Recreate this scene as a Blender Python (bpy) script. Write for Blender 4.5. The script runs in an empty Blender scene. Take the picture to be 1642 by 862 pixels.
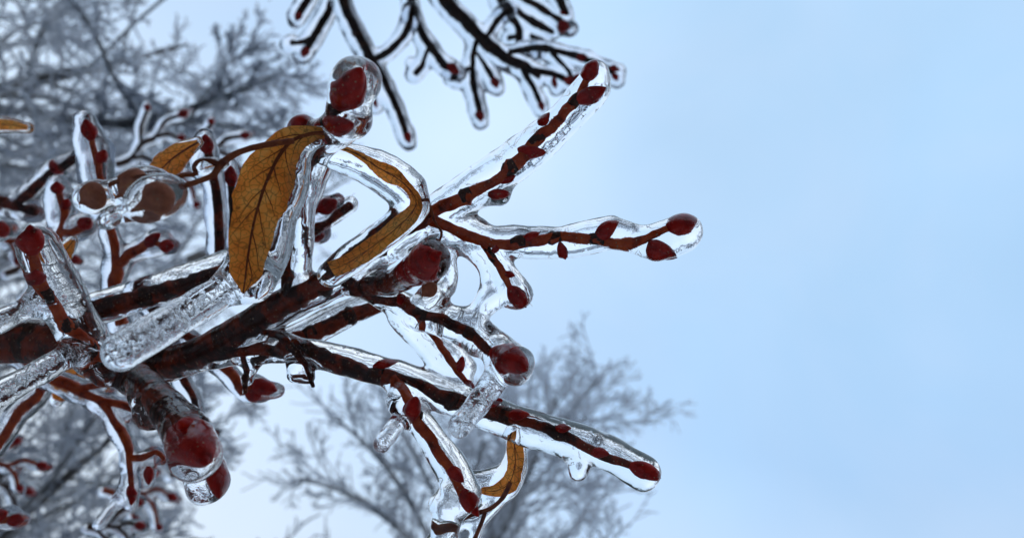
import bpy, math, random
import numpy as np
from mathutils import Matrix, Vector

rng = np.random.default_rng(7)
random.seed(7)
SC = bpy.context.scene
COL = SC.collection

# ------------------------------------------------------------------ camera
W, H, F = 1642.0, 862.0, 1186.0            # photograph size and focal length in its pixels
CAM_POS = np.array([0.0, 0.0, 1.6])
_z = np.array([514.0, 544.0, 1186.0]); _z /= np.linalg.norm(_z)       # zenith as seen by the camera (right, up, forward)
_f = np.array([0.0, 0.0, 1.0])
_y = _f - _f.dot(_z) * _z; _y /= np.linalg.norm(_y)
_x = np.cross(_z, _y)                        # (right, up, forward) is left-handed, so the product is flipped
if np.linalg.det(np.stack([_x, _y, _z])) > 0: _x = -_x
R_CW = np.stack([_x, _y, _z])                # camera (right, up, forward) -> world
def c2w(p): return np.asarray(p) @ R_CW.T + CAM_POS
def px(x, y, d):                             # pixel + depth in metres -> camera-frame point
    return np.array([(x - W/2) / F * d, -(y - H/2) / F * d, d])
UP_C = _z; DOWN_C = -_z                                 # gravity in the camera frame

cam = bpy.data.cameras.new('camera'); cam_o = bpy.data.objects.new('camera', cam); COL.objects.link(cam_o)
m3 = np.stack([R_CW[:, 0], R_CW[:, 1], -R_CW[:, 2]], axis=1)
cam_o.matrix_world = Matrix.Translation(CAM_POS) @ Matrix(m3.tolist()).to_4x4()
cam.sensor_width = 36.0; cam.lens = 36.0 * F / W
cam.clip_start = 0.01; cam.clip_end = 3000
cam.dof.use_dof = True; cam.dof.focus_distance = 0.194; cam.dof.aperture_fstop = 15.0
SC.camera = cam_o

# ------------------------------------------------------------------ sky, sun, exposure
SUN_EL, SUN_AZ = math.radians(60), math.radians(-20)
world = bpy.data.worlds.new('World'); SC.world = world; world.use_nodes = True
nt = world.node_tree; nt.nodes.clear()
def N(tree, t, **kw):
    n = tree.nodes.new(t)
    for k, v in kw.items(): setattr(n, k, v)
    return n
out = N(nt, 'ShaderNodeOutputWorld'); bg = N(nt, 'ShaderNodeBackground'); bg.inputs['Strength'].default_value = 0.1
sky = N(nt, 'ShaderNodeTexSky', sky_type='NISHITA'); sky.sun_disc = False
sky.sun_elevation = SUN_EL; sky.sun_rotation = SUN_AZ; sky.air_density = 1.2; sky.dust_density = 3.0; sky.ozone_density = 1.5
tc = N(nt, 'ShaderNodeTexCoord'); sep = N(nt, 'ShaderNodeSeparateXYZ'); nt.links.new(tc.outputs['Generated'], sep.inputs[0])
ramp = N(nt, 'ShaderNodeValToRGB')          # thin overcast: paler towards the horizon
e = ramp.color_ramp.elements
e[0].position = 0.0; e[0].color = (0.88, 0.95, 1.03, 1)
e[1].position = 1.0; e[1].color = (0.45, 0.71, 1.0, 1)
k = ramp.color_ramp.elements.new(0.45); k.color = (0.77, 0.90, 1.03, 1)
k = ramp.color_ramp.elements.new(0.80); k.color = (0.43, 0.665, 0.97, 1)
nt.links.new(sep.outputs['Z'], ramp.inputs[0])
ns = N(nt, 'ShaderNodeTexNoise'); ns.inputs['Scale'].default_value = 2.2; ns.inputs['Detail'].default_value = 3; ns.inputs['Roughness'].default_value = 0.5
nt.links.new(tc.outputs['Generated'], ns.inputs['Vector'])
nr = N(nt, 'ShaderNodeMapRange'); nr.inputs['From Min'].default_value = 0.3; nr.inputs['From Max'].default_value = 0.7
nr.inputs['To Min'].default_value = 9.5; nr.inputs['To Max'].default_value = 11.0
nt.links.new(ns.outputs['Fac'], nr.inputs['Value'])
mul = N(nt, 'ShaderNodeVectorMath', operation='SCALE'); nt.links.new(ramp.outputs[0], mul.inputs[0]); nt.links.new(nr.outputs[0], mul.inputs['Scale'])
ns2 = N(nt, 'ShaderNodeTexNoise'); ns2.inputs['Scale'].default_value = 3.6; ns2.inputs['Detail'].default_value = 5; ns2.inputs['Roughness'].default_value = 0.55; ns2.inputs['Distortion'].default_value = 0.6
nt.links.new(tc.outputs['Generated'], ns2.inputs['Vector'])
tr2 = N(nt, 'ShaderNodeMapRange'); tr2.inputs['From Min'].default_value = 0.35; tr2.inputs['From Max'].default_value = 0.7
tr2.inputs['To Min'].default_value = 0.0; tr2.inputs['To Max'].default_value = 0.16; nt.links.new(ns2.outputs['Fac'], tr2.inputs['Value'])
veil = N(nt, 'ShaderNodeMix', data_type='RGBA'); nt.links.new(tr2.outputs[0], veil.inputs['Factor']); nt.links.new(mul.outputs[0], veil.inputs['A'])
veil.inputs['B'].default_value = (7.6, 8.3, 10.2, 1)          # thin lavender-grey cloud
mix = N(nt, 'ShaderNodeMix', data_type='RGBA'); mix.inputs['Factor'].default_value = 0.93
nt.links.new(sky.outputs[0], mix.inputs['A']); nt.links.new(veil.outputs['Result'], mix.inputs['B'])
nt.links.new(mix.outputs['Result'], bg.inputs['Color']); nt.links.new(bg.outputs[0], out.inputs[0])

sun = bpy.data.lights.new('sun', 'SUN'); sun.energy = 0.5; sun.angle = math.radians(150); sun.color = (1.0, 0.93, 0.84)
sun_o = bpy.data.objects.new('sun', sun); COL.objects.link(sun_o); sun_o.location = (0, 0, 30)
sd = Vector((math.sin(SUN_AZ) * math.cos(SUN_EL), math.cos(SUN_AZ) * math.cos(SUN_EL), math.sin(SUN_EL)))
sun_o.rotation_euler = sd.to_track_quat('Z', 'Y').to_euler()

SC.view_settings.view_transform = 'Standard'; SC.view_settings.look = 'None'
SC.view_settings.exposure = 0.0; SC.view_settings.gamma = 1.0; SC.view_settings.use_curve_mapping = False
SC.render.engine = 'CYCLES'
cy = SC.cycles
cy.max_bounces = 24; cy.transmission_bounces = 20; cy.glossy_bounces = 8; cy.diffuse_bounces = 4; cy.transparent_max_bounces = 16
cy.caustics_reflective = True; cy.caustics_refractive = True; cy.blur_glossy = 0.3
cy.sample_clamp_indirect = 6.0; cy.use_denoising = True; cy.use_adaptive_sampling = False

# ------------------------------------------------------------------ materials
def mat(name):
    m = bpy.data.materials.new(name); m.use_nodes = True
    t = m.node_tree; t.nodes.clear()
    o = N(t, 'ShaderNodeOutputMaterial')
    return m, t, o
def noise(t, vec, scale, detail=4, rough=0.55):
    n = N(t, 'ShaderNodeTexNoise'); n.inputs['Scale'].default_value = scale
    n.inputs['Detail'].default_value = detail; n.inputs['Roughness'].default_value = rough
    t.links.new(vec, n.inputs['Vector']); return n.outputs['Fac']
def ramp_node(t, fac, stops):
    r = N(t, 'ShaderNodeValToRGB'); el = r.color_ramp.elements
    while len(el) > 2: el.remove(el[-1])
    el[0].position, el[0].color = stops[0][0], (*stops[0][1], 1)
    el[1].position, el[1].color = stops[-1][0], (*stops[-1][1], 1)
    for p, c in stops[1:-1]:
        q = el.new(p); q.color = (*c, 1)
    t.links.new(fac, r.inputs[0]); return r.outputs[0]
def bump(t, h, strength, dist, normal=None):
    b = N(t, 'ShaderNodeBump'); b.inputs['Strength'].default_value = strength; b.inputs['Distance'].default_value = dist
    t.links.new(h, b.inputs['Height'])
    if normal is not None: t.links.new(normal, b.inputs['Normal'])
    return b.outputs[0]

def make_ice(name, fine, coarse, rough=0.0, tint=(0.985, 0.99, 0.995, 1)):
    m, t, o = mat(name)
    g = N(t, 'ShaderNodeBsdfGlass'); g.distribution = 'MULTI_GGX'
    g.inputs['IOR'].default_value = 1.31; g.inputs['Roughness'].default_value = rough; g.inputs['Color'].default_value = tint
    tc = N(t, 'ShaderNodeTexCoord'); v = tc.outputs['Object']
    geo = N(t, 'ShaderNodeNewGeometry')
    sp = N(t, 'ShaderNodeSeparateXYZ'); t.links.new(geo.outputs['Normal'], sp.inputs[0])
    up = N(t, 'ShaderNodeMapRange'); up.inputs['From Min'].default_value = -0.1; up.inputs['From Max'].default_value = 0.75
    up.inputs['To Min'].default_value = 0.12; up.inputs['To Max'].default_value = 1.0
    t.links.new(sp.outputs['Z'], up.inputs['Value'])
    # the side that caught the rain is pitted and rippled, the under side drained smooth
    n1 = noise(t, v, 900, 3, 0.5)
    patch = noise(t, v, 90, 2, 0.5)
    pr = N(t, 'ShaderNodeMapRange'); pr.inputs['From Min'].default_value = 0.42; pr.inputs['From Max'].default_value = 0.62
    t.links.new(patch, pr.inputs['Value'])
    mm = N(t, 'ShaderNodeMath', operation='MULTIPLY'); t.links.new(n1, mm.inputs[0]); t.links.new(up.outputs[0], mm.inputs[1])
    m2 = N(t, 'ShaderNodeMath', operation='MULTIPLY'); t.links.new(mm.outputs[0], m2.inputs[0]); t.links.new(pr.outputs[0], m2.inputs[1])
    n2 = noise(t, v, 210, 2, 0.5)
    b1 = bump(t, n2, 1.0, coarse)
    b2 = bump(t, m2.outputs[0], 1.0, fine, b1)
    t.links.new(b2, g.inputs['Normal']); t.links.new(g.outputs[0], o.inputs['Surface'])
    return m
M_ICE = make_ice('clear_ice', 0.0009, 0.0001)
M_ICE_FAR = make_ice('pitted_ice', 0.0012, 0.0003, 0.16, (0.90, 0.91, 0.935, 1))
M_ICICLE = make_ice('icicle_ice', 0.0012, 0.00018)

def make_air():
    m, t, o = mat('air_bubble'); g = N(t, 'ShaderNodeBsdfGlass'); g.inputs['IOR'].default_value = 1 / 1.31; g.inputs['Roughness'].default_value = 0.0
    t.links.new(g.outputs[0], o.inputs['Surface']); return m
M_AIR = make_air()

def make_bark(name, stops, scale, rough=0.6, ring=0.0, spec=0.12, bumpd=0.0003):
    m, t, o = mat(name)
    p = N(t, 'ShaderNodeBsdfPrincipled'); p.inputs['Roughness'].default_value = rough; p.inputs['Specular IOR Level'].default_value = spec
    tc = N(t, 'ShaderNodeTexCoord'); v = tc.outputs['Object']
    f = noise(t, v, scale, 5, 0.6)
    c = ramp_node(t, f, stops)
    sp = N(t, 'ShaderNodeTexVoronoi'); sp.inputs['Scale'].default_value = 900; t.links.new(v, sp.inputs['Vector'])
    dots = ramp_node(t, sp.outputs['Distance'], [(0.0, (1, 1, 1)), (0.16, (1, 1, 1)), (0.22, (0, 0, 0))])
    msk = ramp_node(t, noise(t, v, 700, 2), [(0.44, (0, 0, 0)), (0.56, (0.75, 0.75, 0.75))])
    mu = N(t, 'ShaderNodeMath', operation='MULTIPLY'); t.links.new(dots, mu.inputs[0]); t.links.new(msk, mu.inputs[1])
    mx = N(t, 'ShaderNodeMix', data_type='RGBA'); t.links.new(mu.outputs[0], mx.inputs['Factor']); t.links.new(c, mx.inputs['A'])
    mx.inputs['B'].default_value = (0.34, 0.20, 0.12, 1)
    t.links.new(mx.outputs['Result'], p.inputs['Base Color'])
    t.links.new(bump(t, noise(t, v, scale * 3, 4), 0.8, bumpd), p.inputs['Normal'])
    t.links.new(p.outputs[0], o.inputs['Surface']); return m
M_BARK_OLD = make_bark('old_bark', [(0.3, (0.022, 0.009, 0.007)), (0.47, (0.06, 0.014, 0.009)), (0.61, (0.27, 0.034, 0.011)), (0.78, (0.07, 0.019, 0.012))], 150)
M_BARK_RED = make_bark('red_bark', [(0.28, (0.07, 0.009, 0.004)), (0.45, (0.44, 0.046, 0.010)), (0.7, (0.66, 0.10, 0.02))], 260)
M_SCAR = make_bark('bud_scar', [(0.3, (0.02, 0.008, 0.006)), (0.7, (0.10, 0.028, 0.014))], 500)
M_BARK_DARK = make_bark('wet_dark_bark', [(0.3, (0.010, 0.006, 0.005)), (0.55, (0.035, 0.014, 0.009)), (0.75, (0.10, 0.03, 0.014))], 160)
M_BARK_FAR = make_bark('brown_bark', [(0.3, (0.03, 0.017, 0.013)), (0.55, (0.11, 0.045, 0.026)), (0.75, (0.2, 0.09, 0.05))], 160)
M_BUD = make_bark('bud_scale', [(0.3, (0.15, 0.004, 0.003)), (0.5, (0.42, 0.009, 0.006)), (0.75, (0.62, 0.028, 0.012))], 300, 0.4, bumpd=0.0002)
M_NUT = make_bark('nutlet_skin', [(0.3, (0.28, 0.085, 0.05)), (0.6, (0.46, 0.15, 0.08)), (0.8, (0.62, 0.25, 0.10))], 420, 0.75)
M_STALK = make_bark('stalk', [(0.3, (0.14, 0.03, 0.02)), (0.7, (0.34, 0.09, 0.03))], 400)

def make_leaf(name, c0, c1, c2):
    m, t, o = mat(name)
    tc = N(t, 'ShaderNodeTexCoord'); v = tc.outputs['Object']
    base = ramp_node(t, noise(t, v, 130, 5, 0.6), [(0.3, c0), (0.5, c1), (0.72, c2)])
    wob = N(t, 'ShaderNodeTexNoise'); wob.inputs['Scale'].default_value = 350; t.links.new(v, wob.inputs['Vector'])
    wv = N(t, 'ShaderNodeVectorMath', operation='MULTIPLY_ADD'); wv.inputs[1].default_value = (0.0012,) * 3
    t.links.new(wob.outputs['Color'], wv.inputs[0]); t.links.new(v, wv.inputs[2])
    vo = N(t, 'ShaderNodeTexVoronoi', feature='DISTANCE_TO_EDGE'); vo.inputs['Scale'].default_value = 620
    t.links.new(wv.outputs[0], vo.inputs['Vector'])
    vein = ramp_node(t, vo.outputs['Distance'], [(0.0, (0.55,) * 3), (0.035, (0.35,) * 3), (0.075, (0, 0, 0))])
    mx = N(t, 'ShaderNodeMix', data_type='RGBA'); t.links.new(vein, mx.inputs['Factor']); t.links.new(base, mx.inputs['A'])
    mx.inputs['B'].default_value = (0.10, 0.028, 0.010, 1)
    spot = ramp_node(t, noise(t, v, 520, 3, 0.6), [(0.62, (0, 0, 0)), (0.70, (0.7,) * 3)])       # age spots
    mx2 = N(t, 'ShaderNodeMix', data_type='RGBA'); t.links.new(spot, mx2.inputs['Factor']); t.links.new(mx.outputs['Result'], mx2.inputs['A'])
    mx2.inputs['B'].default_value = (0.13, 0.04, 0.015, 1)
    col = mx2.outputs['Result']
    p = N(t, 'ShaderNodeBsdfPrincipled'); p.inputs['Roughness'].default_value = 0.6; t.links.new(col, p.inputs['Base Color'])
    tr = N(t, 'ShaderNodeBsdfTranslucent'); t.links.new(col, tr.inputs['Color'])
    bn = bump(t, vein, 0.5, 0.0002); t.links.new(bn, p.inputs['Normal'])
    ms = N(t, 'ShaderNodeMixShader'); ms.inputs[0].default_value = 0.72
    t.links.new(p.outputs[0], ms.inputs[1]); t.links.new(tr.outputs[0], ms.inputs[2]); t.links.new(ms.outputs[0], o.inputs['Surface'])
    return m
M_LEAF = make_leaf('dry_bract', (0.82, 0.19, 0.022), (0.99, 0.32, 0.05), (0.99, 0.50, 0.13))
M_VEIN = make_bark('vein', [(0.3, (0.12, 0.025, 0.012)), (0.7, (0.26, 0.07, 0.025))], 400)

def make_far(name, dark, light, icy):
    m, t, o = mat(name)
    tc = N(t, 'ShaderNodeTexCoord')
    c = ramp_node(t, noise(t, tc.outputs['Object'], 6, 4), [(0.35, dark), (0.65, light)])
    p = N(t, 'ShaderNodeBsdfPrincipled'); p.inputs['Roughness'].default_value = 0.5; t.links.new(c, p.inputs['Base Color'])
    g = N(t, 'ShaderNodeBsdfGlass'); g.inputs['IOR'].default_value = 1.31; g.inputs['Roughness'].default_value = 0.25
    g.inputs['Color'].default_value = (0.9, 0.92, 0.95, 1)
    ms = N(t, 'ShaderNodeMixShader'); ms.inputs[0].default_value = icy
    t.links.new(p.outputs[0], ms.inputs[1]); t.links.new(g.outputs[0], ms.inputs[2]); t.links.new(ms.outputs[0], o.inputs['Surface'])
    return m
M_TRUNK = make_far('wet_tree_bark', (0.03, 0.022, 0.018), (0.09, 0.07, 0.06), 0.05)
M_LIMB = make_far('glazed_limb', (0.05, 0.045, 0.045), (0.16, 0.14, 0.135), 0.4)
M_TWIGS = make_far('glazed_twigs', (0.25, 0.26, 0.32), (0.56, 0.56, 0.63), 0.76)

# ------------------------------------------------------------------ mesh helpers
def new_obj(name, verts, faces, material, parent=None, base=None, smooth=True, normals=None):
    """verts in camera-frame metres -> one mesh object, its data relative to the thing's base"""
    me = bpy.data.meshes.new(name)
    w = c2w(np.asarray(verts, dtype=float))
    if base is not None: w = w - base
    if isinstance(faces, np.ndarray):
        n = len(faces); q = faces.shape[1]
        me.vertices.add(len(w)); me.vertices.foreach_set('co', w.astype(np.float32).ravel())
        me.loops.add(n * q); me.loops.foreach_set('vertex_index', faces.astype(np.int32).ravel())
        me.polygons.add(n); me.polygons.foreach_set('loop_start', np.arange(0, n * q, q, dtype=np.int32))
        me.update(calc_edges=True)
    else:
        me.from_pydata([tuple(p) for p in w], [], faces)
    if smooth: me.polygons.foreach_set('use_smooth', np.ones(len(me.polygons), dtype=bool))
    if normals is not None:
        me.normals_split_custom_set_from_vertices((np.asarray(normals) @ R_CW.T).tolist())
    me.materials.append(material)
    o = bpy.data.objects.new(name, me); COL.objects.link(o)
    if parent is not None: o.parent = parent
    elif base is not None: o.location = base
    return o
def root(name, base_c, label, cat, group=None):
    o = bpy.data.objects.new(name, None); COL.objects.link(o); o.empty_display_size = 0.01
    b = c2w(base_c); o.location = b; o['label'] = label; o['category'] = cat
    if group: o['group'] = group
    return o, b
def dense(pts, step=0.0012):
    """Catmull-Rom through (x, y, d_mm, r_px) control points -> camera-frame points, radii in metres"""
    P = np.array([np.append(px(x, y, d / 1000.0), r * d / 1000.0 / F) for x, y, d, r in pts])
    if len(P) == 1: return P[:, :3], P[:, 3]
    Q = np.vstack([2 * P[0] - P[1], P, 2 * P[-1] - P[-2]])
    o = []
    for i in range(1, len(Q) - 2):
        n = max(2, int(np.linalg.norm(Q[i + 1, :3] - Q[i, :3]) / step))
        t = np.linspace(0, 1, n, endpoint=False)[:, None]
        a, b, c, d = Q[i - 1], Q[i], Q[i + 1], Q[i + 2]
        o.append(0.5 * (2 * b + (c - a) * t + (2 * a - 5 * b + 4 * c - d) * t**2 + (3 * b - a - 3 * c + d) * t**3))
    o = np.vstack(o + [P[-1:]])
    return o[:, :3], np.maximum(o[:, 3], 1e-5)
def frames(C):
    T = np.gradient(C, axis=0); T /= np.linalg.norm(T, axis=1)[:, None] + 1e-12
    u = np.cross(T[0], [0.31, 0.84, 0.43]); u /= np.linalg.norm(u)
    U = []
    for t in T:
        u = u - u.dot(t) * t; u /= np.linalg.norm(u) + 1e-12; U.append(u)
    U = np.array(U); return T, U, np.cross(T, U)
def tube(C, r, sides=12, lump=0.0, round_end=True):
    """closed swept tube; lump = relative unevenness"""
    if round_end and len(C) > 2:
        T = C[-1] - C[-2]; T /= np.linalg.norm(T) + 1e-12; s = [(0.5, 0.86), (0.86, 0.5)]
        C = np.vstack([C] + [C[-1] + T * r[-1] * a for a, _ in s]); r = np.append(r, [r[-1] * b for _, b in s])
    T, U, V = frames(C); n = len(C)
    a = np.arange(sides) * 2 * np.pi / sides
    rr = np.repeat(r[:, None], sides, 1)
    if lump:
        ph = rng.uniform(0, 6.28, 6); s = np.arange(n)[:, None]
        w = sum(np.sin(s * f + a[None] * k + p) for f, k, p in zip((0.35, 0.8, 1.5, 0.55, 2.1, 1.1), (1, -1, 2, 2, -3, 3), ph)) / 3
        rr = rr * (1 + lump * w)
    v = C[:, None] + rr[..., None] * (np.cos(a)[None, :, None] * U[:, None] + np.sin(a)[None, :, None] * V[:, None])
    v = v.reshape(-1, 3)
    i = np.arange(n - 1)[:, None] * sides; j = np.arange(sides)[None]; j2 = (j + 1) % sides
    f = np.stack([i + j, i + j2, i + sides + j2, i + sides + j], -1).reshape(-1, 4)
    v = np.vstack([v, C[:1], C[-1:]]); a0, a1 = len(v) - 2, len(v) - 1
    j = np.arange(sides); j2 = (j + 1) % sides
    c0 = np.stack([j2, j, np.full(sides, a0), np.full(sides, a0)], -1); e0 = (n - 1) * sides
    faces = [tuple(q) for q in f] + [(int(b), int(c), a0) for b, c in zip(j2, j)] + [(int(e0 + b), int(e0 + c), a1) for b, c in zip(j, j2)]
    return v, faces
def join(parts):
    V, Fc, o = [], [], 0
    for v, f in parts:
        V.append(v); Fc += [tuple(int(i) + o for i in q) for q in f]; o += len(v)
    return np.vstack(V), Fc

def bud_mesh(b):
    """winter bud: plump ovoid of two overlapping scales with a blunt point; b = (x0,y0,d0, x1,y1,d1, half width px)"""
    x0, y0, d0, x1, y1, d1, w = b
    A = px(x0, y0, d0 / 1000); B = px(x1, y1, d1 / 1000); r = w * (d0 + d1) / 2000 / F
    n = 13; t = np.linspace(0, 1, n); L = np.linalg.norm(B - A); ax = (B - A) / L
    prof = np.interp(t, [0, .08, .22, .42, .62, .8, .92, 1], [.36, .56, .86, 1.0, .92, .64, .34, .05])
    C = A[None] + ax[None] * (t * L)[:, None]
    parts = []
    T, U, V = frames(C); S = 18; a = np.arange(S) * 2 * np.pi / S; ph = rng.uniform(0, 6.28)
    rr = prof[:, None] * r * (1 + 0.03 * np.sin(3 * a + ph)[None])
    v = (C[:, None] + rr[..., None] * (np.cos(a)[None, :, None] * U[:, None] + np.sin(a)[None, :, None] * V[:, None])).reshape(-1, 3)
    f = [(i * S + j, i * S + (j + 1) % S, (i + 1) * S + (j + 1) % S, (i + 1) * S + j) for i in range(n - 1) for j in range(S)]
    f.append(tuple(range(S - 1, -1, -1))); f.append(tuple((n - 1) * S + j for j in range(S))); parts.append((v, f))
    for ts, cov, lift, da in ((0.86, 1.9, 1.07, 0.0), (0.60, 1.5, 1.11, 2.7)):      # two overlapping outer scales with a raised lip
        K = 11; rows = np.linspace(0, ts, n); sv = []
        for q in rows:
            w = cov * max(0.03, 1 - (q / ts) ** 3); aa = ph + da + np.linspace(-w, w, K); pr = np.interp(q, t, prof) * r
            lf = lift * np.where(np.abs(np.linspace(-1, 1, K)) > .95, .9 / lift, 1.0) * (0.95 if q > ts * .99 else 1)
            sv.append(A + ax * q * L + (pr * lf)[:, None] * (np.cos(aa)[:, None] * U[0] + np.sin(aa)[:, None] * V[0]))
        parts.append((np.vstack(sv), [(i * K + j, i * K + j + 1, (i + 1) * K + j + 1, (i + 1) * K + j) for i in range(n - 1) for j in range(K - 1)]))
    return join(parts)
def nut_mesh(x, y, d, r_px, tipx, tipy, tipd=None):
    """round linden nutlet with a small pointed apex and a stalk dimple"""
    r = r_px * d / 1000 / F; c = px(x, y, d / 1000); tp = px(tipx, tipy, (tipd or d) / 1000); ax = tp - c; L = np.linalg.norm(ax); ax /= L
    n, S = 18, 22; th = np.linspace(0.02, np.pi, n)
    al = -np.cos(th) * r; rad = np.sin(th) * r * (1 - 0.08 * np.cos(th))
    k = np.clip((th - 2.6) / 0.5, 0, 1); al = al + k**2 * (L - r) ; rad = np.maximum(rad, np.where(th > 2.9, r * .06, 0))
    C = c[None] + ax[None] * al[:, None]
    u = np.cross(ax, [0.3, 0.8, 0.5]); u /= np.linalg.norm(u); v2 = np.cross(ax, u)
    a = np.arange(S) * 2 * np.pi / S
    rr = rad[:, None] * (1 + 0.035 * np.cos(5 * a)[None] * np.sin(th)[:, None] + rng.normal(0, .008, (n, S)))
    v = (C[:, None] + rr[..., None] * (np.cos(a)[None, :, None] * u + np.sin(a)[None, :, None] * v2)).reshape(-1, 3)
    f = [(i * S + j, i * S + (j + 1) % S, (i + 1) * S + (j + 1) % S, (i + 1) * S + j) for i in range(n - 1) for j in range(S)]
    f += [tuple(range(S - 1, -1, -1)), tuple((n - 1) * S + j for j in range(S))]
    return v, f

# ------------------------------------------------------------------ ice: round chains melted together, meshed by surface nets
def ice_field(chains, voxel, blend, rough=0.00007):
    """chains: list of (points, radii, flat) in the camera frame; returns verts, quads, normals, chain id per vertex"""
    allp = np.vstack([c[0] for c in chains]); allr = np.concatenate([c[1] for c in chains])
    lo = (allp - allr[:, None]).min(0) - blend - 4 * voxel; hi = (allp + allr[:, None]).max(0) + blend + 4 * voxel
    n = np.ceil((hi - lo) / voxel).astype(int) + 1
    BIG = 0.02
    D = np.full(n, BIG, np.float32); L = np.full(n, -1, np.int16); DB = np.full(n, BIG, np.float32)
    for ci, (C, r, flat) in enumerate(chains):
        pad = blend + 3 * voxel
        fl = 1.0 if flat is None else flat[1]
        a = np.maximum(np.floor(((C - (r * max(1, fl))[:, None]).min(0) - pad - lo) / voxel).astype(int), 0)
        b = np.minimum(np.ceil(((C + (r * max(1, fl))[:, None]).max(0) + pad - lo) / voxel).astype(int) + 1, n)
        d = np.full(b - a, BIG, np.float32)
        for i in range(max(1, len(C) - 1)):          # each segment only in its own neighbourhood
            A, B = C[i], C[min(i + 1, len(C) - 1)]; ra, rb = r[i], r[min(i + 1, len(C) - 1)]
            m = max(ra, rb) * max(1, fl) + pad
            s0 = np.maximum(np.floor((np.minimum(A, B) - m - lo) / voxel).astype(int), a); s1 = np.minimum(np.ceil((np.maximum(A, B) + m - lo) / voxel).astype(int) + 1, b)
            if (s1 <= s0).any(): continue
            g = [(lo[k] + np.arange(s0[k], s1[k]) * voxel - A[k]).astype(np.float32) for k in range(3)]
            X, Y, Z = np.meshgrid(*g, indexing='ij', sparse=True)
            ab = (B - A).astype(np.float32); l2 = float(ab @ ab) + 1e-14
            t = np.clip((X * ab[0] + Y * ab[1] + Z * ab[2]) / l2, 0, 1)
            qx, qy, qz = X - t * ab[0], Y - t * ab[1], Z - t * ab[2]
            if flat is None: dd = np.sqrt(qx * qx + qy * qy + qz * qz) - (ra + (rb - ra) * t)
            else:
                nn = flat[0]; w = qx * nn[0] + qy * nn[1] + qz * nn[2]
                rad = np.sqrt(np.maximum(qx * qx + qy * qy + qz * qz - w * w, 0) + (w / fl) ** 2)
                dd = (rad - (ra + (rb - ra) * t)) * min(1.0, fl ** 0.5)
            sl = tuple(slice(s0[k] - a[k], s1[k] - a[k]) for k in range(3))
            np.minimum(d[sl], dd, out=d[sl])
        sl = tuple(slice(a[k], b[k]) for k in range(3))
        G = D[sl]; h = np.clip(0.5 + 0.5 * (G - d) / blend, 0, 1)
        better = d < DB[sl]; L[sl][better] = ci; np.minimum(DB[sl], d, out=DB[sl])
        D[sl] = G * (1 - h) + d * h - blend * h * (1 - h)
    if rough:
        near = np.abs(D) < 6 * rough + 2 * voxel
        I = np.argwhere(near).astype(np.float32) * voxel + lo.astype(np.float32)
        r2 = np.random.default_rng(3); nz = np.zeros(len(I), np.float32)
        for k, (amp, wl) in enumerate([(1.4, .014), (1.3, .011), (1.0, .0085), (.7, .006), (.35, .0042), (.2, .003)]):
            q = r2.normal(size=3); q *= 2 * np.pi / wl / np.linalg.norm(q)
            q2 = r2.normal(size=3); q2 *= 2 * np.pi / (wl * 1.7) / np.linalg.norm(q2)
            nz += amp * np.sin(I @ q.astype(np.float32) + 1.5 * np.sin(I @ q2.astype(np.float32)) + r2.uniform(0, 6))
        D[near] += nz * rough
    S = D < 0
    cnt = np.zeros(np.array(S.shape) - 1, np.uint8)
    for i in (0, 1):
        for j in (0, 1):
            for k in (0, 1): cnt += S[i:S.shape[0] - 1 + i, j:S.shape[1] - 1 + j, k:S.shape[2] - 1 + k]
    act = (cnt > 0) & (cnt < 8); del cnt
    I = np.argwhere(act); flat_id = np.ravel_multi_index(I.T, act.shape); shape = act.shape; del act
    acc = np.zeros((len(I), 3)); num = np.zeros(len(I))
    cs = [(i, j, k) for i in (0, 1) for j in (0, 1) for k in (0, 1)]
    for p in cs:
        for ax in range(3):
            if p[ax]: continue
            q = list(p); q[ax] = 1
            va = D[I[:, 0] + p[0], I[:, 1] + p[1], I[:, 2] + p[2]]; vb = D[I[:, 0] + q[0], I[:, 1] + q[1], I[:, 2] + q[2]]
            m = (va < 0) != (vb < 0); t = np.where(m, va / np.where(m, va - vb, 1), 0)
            pt = np.tile(np.array(p, float), (len(I), 1)); pt[:, ax] += t
            acc[m] += pt[m]; num[m] += 1
    V = lo + (I + acc / num[:, None]) * voxel
    lab = L[I[:, 0], I[:, 1], I[:, 2]]
    Q = []
    for ax in range(3):
        o1, o2 = [(1, 2), (2, 0), (0, 1)][ax]
        sa = [slice(0, s) for s in S.shape]; sb = [slice(0, s) for s in S.shape]
        sa[ax] = slice(0, S.shape[ax] - 1); sb[ax] = slice(1, S.shape[ax])
        A, B = S[tuple(sa)], S[tuple(sb)]
        E = np.argwhere(A != B); inside = A[E[:, 0], E[:, 1], E[:, 2]]
        ok = (E[:, o1] > 0) & (E[:, o2] > 0); E = E[ok]; inside = inside[ok]
        def cell(d1, d2):
            c = E.copy(); c[:, o1] -= d1; c[:, o2] -= d2
            return np.searchsorted(flat_id, np.ravel_multi_index(c.T, shape))
        q = np.stack([cell(1, 1), cell(0, 1), cell(0, 0), cell(1, 0)], 1)
        q[~inside] = q[~inside][:, ::-1]; Q.append(q)
    Q = np.vstack(Q)
    e = np.vstack([Q[:, [0, 1]], Q[:, [1, 2]], Q[:, [2, 3]], Q[:, [3, 0]]])
    for _ in range(3):
        deg = np.bincount(e[:, 0], minlength=len(V)) + np.bincount(e[:, 1], minlength=len(V))
        nb = np.stack([np.bincount(e[:, 0], V[e[:, 1], k], len(V)) + np.bincount(e[:, 1], V[e[:, 0], k], len(V)) for k in range(3)], 1)
        V = 0.45 * V + 0.55 * nb / np.maximum(deg, 1)[:, None]
    fn = np.cross(V[Q[:, 2]] - V[Q[:, 0]], V[Q[:, 3]] - V[Q[:, 1]])
    Nn = np.zeros_like(V)
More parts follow.
